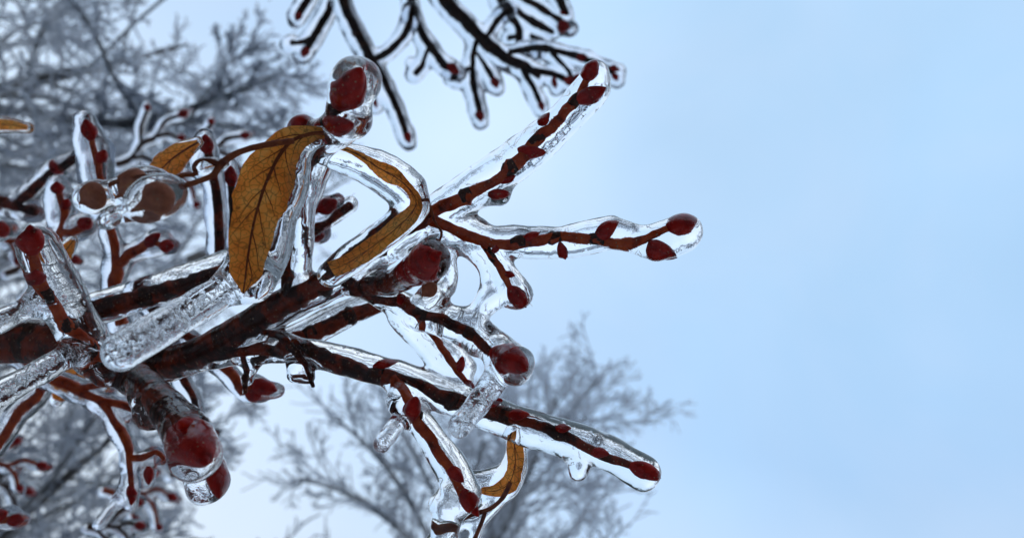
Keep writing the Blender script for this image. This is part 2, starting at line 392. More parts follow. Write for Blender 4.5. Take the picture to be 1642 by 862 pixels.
    for k in range(4):
        for c in range(3): Nn[:, c] += np.bincount(Q[:, k], fn[:, c], len(V))
    for _ in range(2):
        Nn /= np.linalg.norm(Nn, axis=1)[:, None] + 1e-12
        Nn = Nn + np.stack([np.bincount(e[:, 0], Nn[e[:, 1], k], len(V)) + np.bincount(e[:, 1], Nn[e[:, 0], k], len(V)) for k in range(3)], 1) * 0.25
    Nn /= np.linalg.norm(Nn, axis=1)[:, None] + 1e-12
    # outward check (camera frame right/up/forward is left-handed; new_obj maps it into the world)
    return V, Q, Nn, lab
def build_ice(chains, owners, names, base, voxel, blend, rough=0.00007, plain=None):
    """one melted surface, handed out piece by piece to the shoots it coats"""
    V, Q, Nn, lab = ice_field(chains, voxel, blend, rough)
    fl = lab[Q[:, 0]]
    keys = []
    for ci in range(len(chains)):
        k = (owners[ci], names[ci])
        if k not in keys: keys.append(k)
    kid = np.array([keys.index((owners[ci], names[ci])) for ci in range(len(chains))])
    # left-handed frame: flip winding so that faces point outwards in the world
    f = Q[:, ::-1] if np.linalg.det(R_CW) < 0 else Q
    for i, (own, nm) in enumerate(keys):
        s = f[kid[fl] == i]
        if not len(s): continue
        u, inv = np.unique(s, return_inverse=True)
        new_obj(nm, V[u], inv.reshape(-1, 4), plain or (M_ICICLE if 'icicle' in nm or 'drip' in nm else M_ICE), own, base, True, Nn[u])
def chain(pts, flat=None):
    C, r = dense(pts, 0.0025)
    if flat is None:                       # water ran down and froze: the coat is deeper along gravity than it is wide
        E = 1.2; flat = (DOWN_C, E)
        if len(C) > 1:
            T = np.gradient(C, axis=0); s = np.cross(T, C); s /= np.linalg.norm(s, axis=1)[:, None] + 1e-12
            r = r / np.sqrt(1 + (E * E - 1) * (s @ DOWN_C) ** 2)          # r was measured across the coat as seen
        else: r = r / 1.08
    return (C, r, flat)
def icicle(x, y, d, h_mm, r0_mm, r1_mm, wob=0.5):
    """hangs along gravity from a pixel at a depth"""
    A = px(x, y, d / 1000); n = 12; t = np.linspace(0, 1, n)
    C = A[None] + DOWN_C[None] * (t * h_mm / 1000)[:, None]
    ph = rng.uniform(0, 6.28, 3)
    C[:, 0] += np.sin(t * 5 + ph[0]) * wob * .0004; C[:, 1] += np.sin(t * 4 + ph[1]) * wob * .0004
    r = (r0_mm + (r1_mm - r0_mm) * t + 0.12 * np.sin(t * 17 + ph[2])) / 1000
    return (C, r, None)

def bubbles(chains, parent, base, per_m, lo=.25, hi=.85, size=(.00008, .00028), seed=1, stretch=4.0):
    """tiny stretched air bubbles frozen in along the coat"""
    g = np.random.default_rng(seed); th = np.linspace(0.15, np.pi - .15, 7); ph = np.arange(7) * 2 * np.pi / 7
    V, Fq, o = [], [], 0
    quad = np.array([(i * 7 + j, i * 7 + (j + 1) % 7, (i + 1) * 7 + (j + 1) % 7, (i + 1) * 7 + j) for i in range(6) for j in range(7)])
    for C, r, flat in chains:
        if len(C) < 3: continue
        T, U, W2 = frames(C); L = np.linalg.norm(np.diff(C, axis=0), axis=1).sum(); side = g.uniform(0, 6.28)
        for _ in range(int(L * per_m)):
            i = g.integers(0, len(C)); q = g.uniform(lo, hi) * r[i]
            sd = np.cross(T[i], UP_C); sd /= np.linalg.norm(sd) + 1e-9; a = g.choice([-1, 1]) * g.uniform(.1, 1.6)   # air stays in the upper half and to the sides
            c = C[i] + T[i] * g.normal(0, .0015) + q * (math.sin(a) * sd + math.cos(a) * UP_C)
            s = size[0] + (size[1] - size[0]) * g.uniform() ** 2; e = s * g.uniform(1.0, stretch)
            P = c + (np.cos(th)[:, None, None] * e * T[i] + (np.sin(th) * s)[:, None, None] * (np.cos(ph)[None, :, None] * U[i] + np.sin(ph)[None, :, None] * W2[i]))
            P = P + (T[i] * np.sin(np.cos(th) * 9 + q * 9e3)[:, None] * 0 + sd * (np.sin(np.cos(th) * g.uniform(2, 5) + q * 9e3) * s * .9)[:, None])[:, None]
            V.append(P.reshape(-1, 3)); Fq.append(quad + o); o += 7 * len(th)
    if not V: return
    ob = new_obj('air_bubbles', np.vstack(V), np.vstack(Fq), M_AIR, parent, base); ob['kind'] = 'stuff'
    return ob

# ------------------------------------------------------------------ ground
def ground():
    m, t, o = mat('thin_snow_on_lawn')
    tc = N(t, 'ShaderNodeTexCoord')
    c = ramp_node(t, noise(t, tc.outputs['Object'], 0.8, 8, 0.65), [(0.34, (0.09, 0.09, 0.07)), (0.48, (0.34, 0.34, 0.33)), (0.62, (0.66, 0.66, 0.67))])
    p = N(t, 'ShaderNodeBsdfPrincipled'); p.inputs['Roughness'].default_value = 0.5; t.links.new(c, p.inputs['Base Color'])
    t.links.new(bump(t, noise(t, tc.outputs['Object'], 14, 6), 0.6, 0.05), p.inputs['Normal'])
    t.links.new(p.outputs[0], o.inputs['Surface'])
    me = bpy.data.meshes.new('ground'); n = 60; s = np.linspace(-1, 1, n); s = np.sign(s) * np.abs(s) ** 2.2 * 900
    X, Y = np.meshgrid(s, s, indexing='ij'); Z = 0.12 * np.sin(X * .21 + 1) * np.sin(Y * .17) * np.clip(np.hypot(X, Y) / 6, 0, 1)
    v = np.stack([X, Y, Z], -1).reshape(-1, 3)
    f = [(i * n + j, (i + 1) * n + j, (i + 1) * n + j + 1, i * n + j + 1) for i in range(n - 1) for j in range(n - 1)]
    me.from_pydata(v.tolist(), [], f); me.materials.append(m)
    o = bpy.data.objects.new('ground', me); COL.objects.link(o); o['kind'] = 'structure'
ground()

# ------------------------------------------------------------------ trees behind
def dir_world(x, y):
    v = px(x, y, 1.0) @ R_CW.T; return v / np.linalg.norm(v)
def multi_tube(polys, sides):
    V, Fq, o = [], [], 0
    j = np.arange(sides); j2 = (j + 1) % sides; a = j * 2 * np.pi / sides
    for C, r in polys:
        T, U, W2 = frames(C); n = len(C)
        v = C[:, None] + r[:, None, None] * (np.cos(a)[None, :, None] * U[:, None] + np.sin(a)[None, :, None] * W2[:, None])
        V.append(v.reshape(-1, 3)); i = np.arange(n - 1)[:, None] * sides
        Fq.append(np.stack([i + j, i + j2, i + sides + j2, i + sides + j], -1).reshape(-1, 4) + o); o += n * sides
    return np.vstack(V), np.vstack(Fq)
def raw_obj(name, V, Fq, material, parent, base):
    return new_obj(name, (np.asarray(V) - CAM_POS) @ R_CW, Fq, material, parent, base)
def grow_tree(name, base, height, spread, label, seed, lean=(0, 0), n_limb=16, first=0.22, levels=3, twig_r=0.006, dens=1.0, droop=0.0, az=None, upright=0, guided=()):
    """trunk, limbs and two or three further orders of branching; the finest orders form the crown"""
    g = np.random.default_rng(seed); base = np.array([base[0], base[1], -0.1])
    ro = bpy.data.objects.new(name, None); COL.objects.link(ro); ro.location = base
    ro['label'] = label; ro['category'] = 'tree'; ro['group'] = 'ice-glazed trees in the background'
    t = np.linspace(0, 1, 14)
    C = base + np.stack([lean[0] * t**1.5 + .12 * np.sin(t * 5 + seed), lean[1] * t**1.5 + .12 * np.sin(t * 4 + 2 * seed), t * height], 1)
    tr = 0.013 * height * (1 - t) ** 0.8 + 0.012
    trunk = (C, tr); limbs, twigs = [], []
    def branch(p, d, L, r, lvl, bend):
        n = 7 if lvl < 2 else 5; q = [p]; dd = d.copy()
        for i in range(n - 1):
            dd = dd + g.normal(0, 0.16, 3) + np.array([0, 0, bend / n]); dd /= np.linalg.norm(dd)
            q.append(q[-1] + dd * L / (n - 1))
        q = np.array(q); rr = np.linspace(r, max(r * 0.45, twig_r * 0.8), n)
        (limbs if lvl < 2 else twigs).append((q, rr))
        if lvl >= levels: return
        k = int((5 + g.integers(0, 3)) * (1.25 if lvl else 1.0) * dens)
        for i in range(k):
            s = 0.22 + 0.78 * (i + g.uniform(0, .8)) / k; s = min(s, 0.98); f = s * (n - 1); a = int(f)
            pp = q[a] + (q[min(a + 1, n - 1)] - q[a]) * (f - a)
            tan = q[min(a + 1, n - 1)] - q[max(a - 1, 0)]; tan /= np.linalg.norm(tan)
            u = g.normal(size=3); u -= u.dot(tan) * tan; u /= np.linalg.norm(u)
            ang = g.uniform(0.5, 0.95); nd = tan * math.cos(ang) + u * math.sin(ang)
            branch(pp, nd, L * g.uniform(0.34, 0.56) * (1.15 - 0.4 * s), max(rr[a] * 0.55, twig_r), lvl + 1, bend * 0.6)
    for i in range(n_limb):
        s = first + (0.97 - first) * (i + g.uniform(0, .6)) / n_limb; f = s * 13; a = int(f); p = C[a] + (C[min(a + 1, 13)] - C[a]) * (f - a)
        phi = i * 2.4 + g.uniform(-.4, .4) if az is None else az[0] + g.uniform(-1, 1) * az[1]
        up = g.uniform(0.35, 0.8) + 0.8 * s + upright
        d = np.array([math.cos(phi), math.sin(phi), up]); d /= np.linalg.norm(d)
        L = spread * (1.25 - 0.85 * s) * g.uniform(0.8, 1.15)
        branch(p, d, L, tr[a] * 0.42, 1, 0.35 - droop)
    for pts in guided:                                       # limbs led along a line seen in the photograph, at the tree's own distance
        C2, r2 = dense(pts, .25); C2 = c2w(C2); limbs.append((C2, r2))
        for i in range(2, len(C2) - 1):
            for _ in range(3):
                tan = C2[i] - C2[i - 1]; tan /= np.linalg.norm(tan); u = g.normal(size=3); u -= u.dot(tan) * tan; u /= np.linalg.norm(u); ang = g.uniform(.4, .9)
                branch(C2[i] + g.uniform(0, .2) * tan, tan * math.cos(ang) + u * math.sin(ang), g.uniform(.18, .42) * pts[0][2] / 4300, .014, 3 - int(g.uniform() < .4), .2)
    V, Fq = multi_tube([trunk], 12); raw_obj('trunk', V, Fq, M_TRUNK, ro, base)
    V, Fq = multi_tube(limbs, 7); raw_obj('limbs', V, Fq, M_LIMB, ro, base)
    V, Fq = multi_tube(twigs, 4); raw_obj('crown', V, Fq, M_TWIGS, ro, base)
    return ro, C
def tree_at(x, y, elev_dist):
    d = dir_world(x, y); h = d[:2] / np.linalg.norm(d[:2]); return h * elev_dist
def top_for(x, y, dist):
    d = dir_world(x, y); return 1.6 + dist * d[2] / np.linalg.norm(d[:2])
TREES = [  # pixel of the crown top, distance, spread, label, seed, limbs
    ((915, 610), 5.8, 2.9, 'round-crowned ice-glazed tree standing alone below the long budded shoot', 11, 30),
    ((330, 60), 4.6, 2.2, 'dense ice-glazed tree behind the hanging fruits, with a dark level limb', 5, 28),
    ((200, 330), 5.2, 2.2, 'ice-glazed tree seen between the fork of the thick branch', 23, 26),
    ((300, 640), 4.9, 2.1, 'ice-glazed tree behind the twig that ends in a big wet bud', 31, 26),
    ((560, 280), 8.5, 1.9, 'small far tree showing through the loop of the folded bract', 41, 18),
    ((150, 760), 7.0, 2.4, 'glazed tree further back, behind the low hanging twig', 47, 24),
]
GUIDED = [[(-80, 160, 4200, 8), (60, 184, 4250, 8), (190, 200, 4300, 7), (320, 196, 4350, 6), (400, 212, 4400, 5), (470, 226, 4450, 3)],
          [(190, 200, 4300, 8), (270, 185, 4350, 7), (345, 160, 4400, 6), (400, 140, 4450, 5), (455, 112, 4500, 3)],
          [(100, -20, 4300, 5), (150, 50, 4300, 5), (180, 120, 4300, 4), (225, 190, 4300, 4)], [(300, 190, 4400, 6), (340, 140, 4450, 5), (360, 105, 4500, 3)]]
FAN = [[(720, 930, 6600, 5), (620, 830, 6700, 5), (545, 785, 6800, 4), (480, 768, 6900, 2)], [(720, 930, 6600, 5), (650, 790, 6800, 5), (590, 715, 6900, 4), (535, 668, 7000, 2)],
       [(740, 930, 6600, 5), (700, 800, 6900, 4), (660, 720, 7000, 3), (640, 680, 7100, 2)]]
for (tx, ty), dist, spr, lab, seed, nl in TREES:
    b = tree_at(tx, ty, dist); hgt = top_for(tx, ty, dist)
    ro, _ = grow_tree('glazed_tree', b, hgt, spr, lab, seed, n_limb=nl, levels=4, dens=.7 if seed == 11 else .72, twig_r=.008, upright=.9 if seed == 11 else 0, first=.36 if seed == 11 else .22, guided={5: GUIDED, 11: FAN}.get(seed, ()))
    if seed == 11: PARK = (ro, hgt)

# the rest of the park, round the camera and out of the frame: what the ice bends into its rims
def copy_tree(src, loc, rz, s, label):
    r = src.copy(); COL.objects.link(r); r.location = loc; r.rotation_euler = (0, 0, rz); r.scale = (s, s, s)
    r['label'] = label; r['group'] = 'glazed trees standing all round the camera'
    for ch in src.children:
        c = ch.copy(); COL.objects.link(c); c.parent = r
d0 = dir_world(900, 520); az0 = math.atan2(d0[1], d0[0])
dR = dir_world(1642, 862); azR = math.atan2(dR[1], dR[0])
for i in range(10):
    a = az0 + 1.75 + (2 * math.pi - 2.9) * i / 10 ; D = 7.0 + 2.2 * ((i * 5) % 4) / 3
    el = 35 + 3 * ((i * 2) % 3)
    copy_tree(PARK[0], (math.cos(a) * D, math.sin(a) * D, -.1), i * 1.7, (1.7 + D * math.tan(math.radians(el))) / PARK[1], 'bare ice-glazed park tree standing in the ring round the camera')

def added_wood():
    """added belt of unseen spruces, set close to read as one dark mass"""
    g = np.random.default_rng(9); V, Fq, o = [], [], 0; S = 9
    lowest = np.full(72, 41.0)                    # how high the wood may rise in each direction without standing in the view
    for xx in np.linspace(0, W, 60):
        for yy in np.linspace(0, H, 40):
            d = dir_world(xx, yy); q = int((math.atan2(d[1], d[0]) % (2 * np.pi)) / (2 * np.pi) * 72) % 72
            for m in (-2, -1, 0, 1, 2): lowest[(q + m) % 72] = min(lowest[(q + m) % 72], math.degrees(math.asin(d[2])))
    for i in range(340):
        a = g.uniform(0, 2 * np.pi); k = int(a / (2 * np.pi) * 72) % 72
        h = g.uniform(10, 15); D = (h - 1.2) / math.tan(math.radians(min(37, lowest[k] - 4) - g.uniform(0, 9))); c = np.array([math.cos(a) * D, math.sin(a) * D, -.3]); n = 7
        for k in range(n):
            z0 = h * (.06 + .9 * k / n); z1 = z0 + h * 1.7 / n; r0 = h * .19 * (1 - k / n) + .15
            ang = np.arange(S) * 2 * np.pi / S + g.uniform(0, 1); rr = r0 * g.uniform(.75, 1.15, S)
            ring = np.stack([np.cos(ang) * rr, np.sin(ang) * rr, np.full(S, z0) - .2 * g.uniform(0, 1, S)], 1) + c
            tip = np.stack([np.cos(ang) * .05, np.sin(ang) * .05, np.full(S, min(z1, h))], 1) + c
            V += [ring, tip]; j = np.arange(S); j2 = (j + 1) % S
            Fq.append(np.stack([j, j2, j2 + S, j + S], 1) + o); o += 2 * S
    ob = raw_obj('added_wood', np.vstack(V), np.vstack(Fq), M_SPRUCE, None, np.zeros(3)); ob['kind'] = 'stuff'
    ob['label'] = 'dark belt of unseen spruces added round the camera to darken the ice rims'; ob['category'] = 'wood'
M_SPRUCE = make_far('spruce_needles', (0.02, 0.03, 0.022), (0.06, 0.075, 0.06), 0.0)
added_wood()  # unseen spruces, added to darken what the ice rims refract

# ------------------------------------------------------------------ the branch in front
def twig(parent, base, name, pts, material=None, buds=(), lump=0.11, sides=14, nodes=(), thin=0.66):
    C, r = dense(pts); r = r * thin                         # the ice lens swells what it wraps
    w = np.linspace(0, 1, len(C)) * np.linalg.norm(np.diff(C, axis=0), axis=1).sum(); ph = rng.uniform(0, 6.28, 6); env = np.minimum(1, 4 * np.linspace(0, 1, len(C)) * np.linspace(1, 0, len(C)))
    for q in range(3):                                     # slight kinks from node to node
        C[:, q] += env * (.00012 * np.sin(w * 6.28 / .011 + ph[q]) + .00009 * np.sin(w * 6.28 / .0042 + ph[q + 3]))
    for s, k in nodes:                                     # swollen joints
        n = len(C); r = r * (1 + k * np.exp(-((np.arange(n) / n - s) / 0.012) ** 2))
    v, f = tube(C, r, sides, lump)
    o = new_obj(name, v, f, material or M_BARK_RED, parent, base)
    for s, k in nodes:                                     # dark, ragged bud-scale scars round the joints
        i = int(s * len(C)); a, z = max(1, i - 1), min(len(C) - 1, i + 2)
        if z - a < 2: continue
        sv, sf = tube(C[a:z + 1], r[a:z + 1] * 1.035, sides, .12, False); new_obj('bud_scar', sv, sf, M_SCAR, o, base)
    for b in buds:
        b = (*b[:6], b[6] * 0.8)
        bv, bf = bud_mesh(b); new_obj('bud', bv, bf, M_BUD, o, base)
    return o

B1, base1 = root('linden_branch', px(-40, 552, 0.232), 'thick red-brown linden branch sheathed in clear ice, budded shoots fanning out at its end', 'branch')
main = twig(B1, base1, 'main_stem', [(-60, 552, 234, 27), (0, 548, 232, 27), (100, 552, 229, 26), (180, 572, 226, 25), (240, 580, 223, 23), (310, 568, 220, 22), (380, 532, 217, 21), (450, 488, 213, 20), (520, 452, 210, 18), (600, 402, 206, 16), (690, 345, 202, 14)],
            M_BARK_OLD, thin=.7, nodes=[(0.15, .25), (0.42, .2), (0.56, .18), (0.63, .25), (0.78, .2), (0.9, .25)])
S = {}
S['top'] = twig(B1, base1, 'shoot', [(685, 347, 202, 13), (740, 318, 201, 12), (790, 290, 200, 11.5), (825, 262, 199, 12), (860, 228, 198, 10), (900, 190, 197, 9), (930, 155, 196, 8), (945, 128, 195, 6)], M_BARK_RED, thin=.62, buds=[(942, 132, 195, 953, 98, 194, 13), (925, 163, 196, 968, 140, 194, 13), (868, 206, 198, 884, 184, 196, 9), (832, 245, 199, 873, 240, 197, 10), (783, 309, 200, 816, 310, 198, 9), (800, 292, 200, 824, 276, 199, 6)],
    nodes=[(0.2, .35), (0.45, .3), (0.62, .3), (0.86, .35)])
S['right'] = twig(B1, base1, 'shoot', [(690, 350, 202, 12), (740, 374, 201, 11.5), (790, 391, 200, 10.5), (850, 388, 199, 10.5), (900, 383, 198, 9.5), (960, 383, 197, 8.5), (1020, 388, 196, 8), (1050, 381, 195, 7), (1080, 369, 194, 6)], M_BARK_RED, thin=.66, buds=[(1072, 372, 194, 1114, 353, 193, 17), (1040, 392, 195, 1086, 413, 193, 17), (955, 382, 197, 991, 360, 196, 12), (898, 390, 198, 907, 416, 196, 10), (838, 386, 199, 866, 377, 198, 7), (800, 390, 200, 790, 408, 199, 7)],
    nodes=[(0.36, .35), (0.5, .3), (0.68, .25)])
S['fork'] = twig(B1, base1, 'shoot', [(772, 386, 200, 8), (786, 405, 199, 7.5), (800, 428, 198, 7), (813, 452, 197, 6.5), (824, 470, 196, 6)], M_BARK_RED,
    [(818, 462, 196, 844, 493, 194, 13), (806, 440, 198, 824, 446, 197, 7)], nodes=[(0.3, .3)])
S['low'] = twig(B1, base1, 'shoot', [(545, 440, 209, 14), (575, 458, 207, 14), (620, 478, 204, 12.5), (670, 497, 201, 12), (720, 518, 197, 11), (760, 540, 193, 10.5), (795, 568, 188, 9)], M_BARK_OLD,
    [(795, 566, 188, 843, 592, 176, 18), (648, 490, 202, 640, 470, 200, 9)], nodes=[(0.2, .3), (0.5, .3), (0.8, .3)])
S['lowfork'] = twig(B1, base1, 'shoot', [(672, 500, 201, 7.5), (690, 525, 203, 7), (712, 560, 205, 7.5), (735, 595, 207, 8), (750, 622, 209, 7)], M_BARK_RED,
    [(735, 596, 207, 738, 570, 206, 9), (742, 608, 208, 764, 632, 208, 10)])
S['near'] = twig(B1, base1, 'shoot', [(570, 460, 208, 14), (610, 458, 200, 15), (640, 450, 192, 16), (660, 436, 186, 15)], M_BARK_OLD, [(650, 438, 188, 708, 404, 166, 21)])
S['long'] = twig(B1, base1, 'shoot', [(330, 566, 219, 12), (400, 560, 216, 13), (470, 560, 213, 14), (530, 576, 210, 15), (590, 598, 208, 14.5), (650, 612, 206, 14), (710, 637, 204, 13.5), (780, 660, 202, 14), (840, 676, 200, 12), (900, 698, 198, 10.5), (950, 722, 196, 9), (1000, 742, 194, 7.5), (1020, 750, 193, 6.5)], M_BARK_OLD,
    [(1010, 746, 193, 1060, 766, 191, 13), (945, 722, 196, 978, 728, 194, 8), (890, 690, 198, 916, 688, 196, 8), (815, 668, 200, 850, 664, 197, 11), (780, 652, 202, 806, 640, 200, 12), (600, 590, 208, 640, 580, 206, 9)], nodes=[(0.25, .2), (0.43, .2), (0.6, .25), (0.72, .25), (0.83, .25)])
S['drop'] = twig(B1, base1, 'shoot', [(632, 606, 206, 10), (648, 635, 202, 11), (662, 662, 198, 12), (680, 690, 197, 9.5), (705, 728, 196, 9), (722, 755, 196, 9), (738, 785, 195, 7.5), (746, 800, 195, 7)], M_BARK_RED,
    [(655, 672, 199, 668, 636, 190, 17), (718, 748, 196, 742, 774, 194, 10), (740, 786, 195, 768, 828, 193, 13)], nodes=[(0.35, .4)])
S['spur'] = twig(B1, base1, 'shoot', [(425, 528, 214, 7), (455, 545, 210, 7.5), (478, 570, 207, 7.5), (492, 595, 205, 7), (502, 618, 204, 5)], M_BARK_OLD, nodes=[(0.5, .2)])
S['peg'] = twig(B1, base1, 'shoot', [(392, 560, 217, 8), (396, 585, 216, 7), (393, 612, 215, 6), (394, 628, 214, 5)], M_BARK_OLD, nodes=[(0.6, .5)])
S['up'] = twig(B1, base1, 'shoot', [(460, 478, 212, 17), (463, 430, 208, 15), (468, 370, 203, 14), (478, 310, 197, 15), (492, 262, 190, 17), (515, 222, 184, 16), (536, 190, 178, 14), (552, 165, 173, 12)], M_BARK_OLD,
    [(548, 170, 174, 578, 110, 164, 21), (530, 195, 178, 566, 200, 170, 15), (478, 212, 186, 492, 190, 182, 16), (525, 215, 182, 512, 196, 178, 10)], nodes=[(0.12, .15), (0.3, .1), (0.72, .15), (0.88, .25)])
S['front'] = twig(B1, base1, 'shoot', [(150, 562, 226, 16), (185, 588, 212, 20), (215, 605, 200, 22), (250, 635, 186, 22), (275, 662, 178, 22), (296, 690, 171, 22)], M_BARK_OLD, thin=.82, buds=[(292, 692, 172, 331, 742, 155, 32), (312, 692, 171, 288, 676, 161, 19), (340, 742, 176, 352, 798, 168, 17)], nodes=[(0.35, .2), (0.52, .22), (0.68, .25), (0.82, .25), (0.93, .2)])
S['back'] = twig(B1, base1, 'shoot', [(190, 590, 212, 17), (160, 575, 202, 15), (130, 545, 195, 13), (105, 512, 190, 12), (88, 485, 187, 12), (70, 452, 184, 11), (60, 425, 182, 9), (54, 400, 180, 8)], M_BARK_RED, thin=.62, buds=[(54, 404, 180, 48, 360, 176, 17), (66, 450, 184, 58, 428, 181, 11)], nodes=[(0.35, .25), (0.55, .25), (0.75, .35)])
S['fork_up'] = twig(B1, base1, 'shoot', [(80, 545, 231, 18), (130, 505, 238, 17), (180, 490, 242, 17), (240, 472, 245, 17), (300, 455, 248, 16), (350, 436, 250, 15), (420, 405, 254, 13), (500, 365, 258, 11), (560, 330, 262, 8)], M_BARK_OLD, nodes=[(0.3, .15), (0.55, .15)])
S['rear'] = twig(B1, base1, 'shoot', [(400, 556, 222, 11), (450, 552, 232, 14), (500, 535, 238, 15), (560, 505, 244, 14), (605, 490, 248, 11)], M_BARK_OLD, nodes=[(0.45, .2), (0.75, .3)])

IC, OW, NM = [], [], []
def ice(owner, pts, name='ice_coating', flat=None):
    IC.append(chain(pts, flat)); OW.append(owner); NM.append(name)
def ici(owner, *a):
    IC.append(icicle(*a)); OW.append(owner); NM.append('icicle')
ice(main, [(-60, 552, 233, 37), (0, 548, 231, 36), (100, 548, 228, 35), (180, 572, 224, 34), (250, 584, 222, 30), (310, 572, 219, 28), (380, 536, 216, 28), (450, 494, 212, 28), (520, 460, 209, 27), (600, 410, 205, 26), (650, 378, 203, 26), (690, 352, 201, 26)])
ice(S['top'], [(690, 350, 202, 26), (712, 335, 202, 31), (760, 302, 200, 33), (810, 268, 199, 33), (862, 230, 198, 32), (905, 192, 197, 28), (932, 160, 196, 30), (950, 140, 195, 29), (955, 119, 194, 23)])
ice(S['top'], [(765, 308, 200, 14), (785, 312, 199, 17), (800, 310, 198, 20)])
ice(S['right'], [(690, 352, 202, 20), (730, 366, 201, 24), (780, 384, 200, 24), (840, 388, 199, 27), (900, 388, 198, 26), (940, 381, 197, 28), (980, 373, 196, 27), (1020, 383, 195, 25), (1055, 388, 194, 31), (1090, 376, 193, 33), (1098, 369, 193, 27)])
ice(S['right'], [(745, 352, 201, 9), (770, 360, 200, 9)])
ice(S['fork'], [(785, 400, 199, 17), (800, 425, 198, 19), (818, 448, 197, 22), (831, 472, 195, 24)])
ice(S['fork'], [(812, 468, 197, 20), (785, 482, 198, 20), (768, 502, 198, 19), (764, 530, 196, 20), (770, 548, 193, 18)])
ice(S['fork'], [(712, 378, 201, 12), (742, 396, 200, 13), (768, 416, 199, 12), (779, 440, 198, 10), (780, 468, 198, 14)])
ice(S['low'], [(560, 452, 207, 20), (600, 468, 205, 20), (650, 492, 202, 24), (700, 512, 198, 24), (750, 535, 194, 24), (790, 560, 188, 22)])
ice(S['low'], [(806, 575, 186, 26), (826, 586, 178, 33)])
ice(S['low'], [(700, 492, 200, 12), (730, 502, 197, 13), (765, 520, 194, 14), (800, 545, 188, 15), (822, 568, 182, 18)])
ici(S['low'], 806, 592, 186, 25.5, 3.5, 2.6)
ice(S['lowfork'], [(640, 510, 203, 17), (664, 535, 204, 20), (690, 562, 205, 20), (715, 590, 207, 17), (745, 615, 209, 16)])
ice(S['lowfork'], [(700, 530, 203, 16), (725, 560, 205, 19), (748, 590, 208, 18)])
ice(S['near'], [(600, 456, 202, 19), (640, 448, 194, 21), (664, 434, 184, 26), (690, 418, 174, 33)])
ice(S['near'], [(640, 402, 200, 12), (680, 386, 200, 13), (712, 395, 198, 13), (720, 430, 196, 13), (716, 462, 196, 16), (690, 478, 197, 24), (672, 500, 199, 20)])
ice(S['long'], [(350, 570, 218, 18), (400, 566, 216, 20), (470, 562, 212, 21), (530, 572, 210, 24), (590, 588, 208, 24), (650, 606, 206, 25), (720, 638, 204, 28), (790, 664, 201, 29), (860, 690, 199, 30), (920, 706, 197, 30), (980, 728, 195, 28), (1032, 757, 192, 30)])
ice(S['long'], [(918, 722, 196, 16), (925, 740, 194, 14), (928, 754, 192, 17)], 'ice_drip')
ice(S['drop'], [(640, 620, 205, 18), (655, 650, 199, 24), (672, 676, 197, 22), (695, 705, 196, 24), (720, 745, 195, 28), (745, 795, 194, 30)])
ice(S['drop'], [(722, 815, 194, 24), (715, 840, 192, 24), (712, 870, 190, 22)], 'ice_drip')
ice(S['drop'], [(712, 790, 198, 14), (704, 806, 198, 17)])
ici(S['drop'], 652, 664, 196, 13, 2.2, 2.4)
ice(S['drop'], [(640, 632, 200, 14), (636, 640, 198, 16)])
ice(S['spur'], [(440, 538, 211, 12), (470, 556, 208, 15), (487, 585, 205, 14), (496, 605, 204, 11)])
ice(S['spur'], [(472, 580, 206, 12), (475, 598, 203, 16)], 'ice_drip')
ice(S['peg'], [(402, 566, 216, 12), (404, 580, 216, 11), (397, 610, 215, 9)])
ice(S['up'], [(478, 455, 210, 20), (484, 420, 207, 17), (488, 370, 203, 16), (492, 310, 197, 18), (503, 262, 191, 22), (520, 228, 184, 26), (545, 200, 178, 30), (562, 192, 174, 34)])
ice(S['up'], [(556, 165, 174, 30), (571, 132, 168, 42)])
ice(S['up'], [(484, 206, 184, 24)])
ice(S['up'], [(496, 232, 188, 20), (520, 215, 182, 22), (545, 212, 178, 20)])
ice(S['front'], [(165, 575, 218, 28), (210, 604, 202, 28), (250, 638, 187, 30), (280, 668, 177, 32), (300, 693, 170, 38), (315, 732, 160, 43)])
ice(S['front'], [(236, 640, 190, 20), (240, 664, 184, 24), (244, 672, 182, 20)])
ice(S['front'], [(325, 745, 174, 34), (334, 774, 170, 36)])
ice(S['back'], [(185, 590, 208, 26), (150, 562, 197, 34), (118, 512, 190, 36), (90, 455, 184, 36), (66, 405, 179, 33), (60, 392, 178, 32)])
ice(S['back'], [(96, 474, 187, 18), (72, 480, 185, 18)]); ici(S['back'], 70, 480, 184, 22, 2.7, 2.9)
ice(S['back'], [(150, 566, 197, 20), (122, 562, 190, 20)]); ici(S['back'], 122, 562, 188, 28, 2.9, 3.3)
ice(S['back'], [(150, 578, 196, 22), (170, 600, 194, 22)])
ice(S['fork_up'], [(100, 530, 233, 26), (140, 500, 238, 27), (190, 484, 242, 27), (250, 464, 246, 26), (310, 444, 249, 25), (360, 424, 251, 23), (430, 396, 254, 20), (510, 356, 258, 18), (560, 328, 262, 14)])
ice(S['rear'], [(440, 552, 230, 18), (500, 530, 238, 24), (560, 500, 244, 22), (610, 482, 248, 18)])
build_ice(IC, OW, NM, base1, 0.00055, 0.0028)
bubbles(IC, B1, base1, 400)
bubbles(IC, B1, base1, 420, .5, .85, (.00012, .0003), 9, 14.0)
bubbles([c for c, n in zip(IC, NM) if n == 'icicle'], B1, base1, 5000, 0.0, 0.6, (.0001, .0004), 2)

# stretch of the same branch that runs on, out of the picture, to the nearest tree
run_on = twig(B1, base1, 'older_wood', [(-55, 552, 234, 27), (-160, 540, 250, 28), (-330, 500, 290, 30), (-600, 430, 380, 30), (-1100, 330, 640, 26), (-1900, 250, 1300, 20)], M_BARK_OLD, lump=0.05, thin=.7)

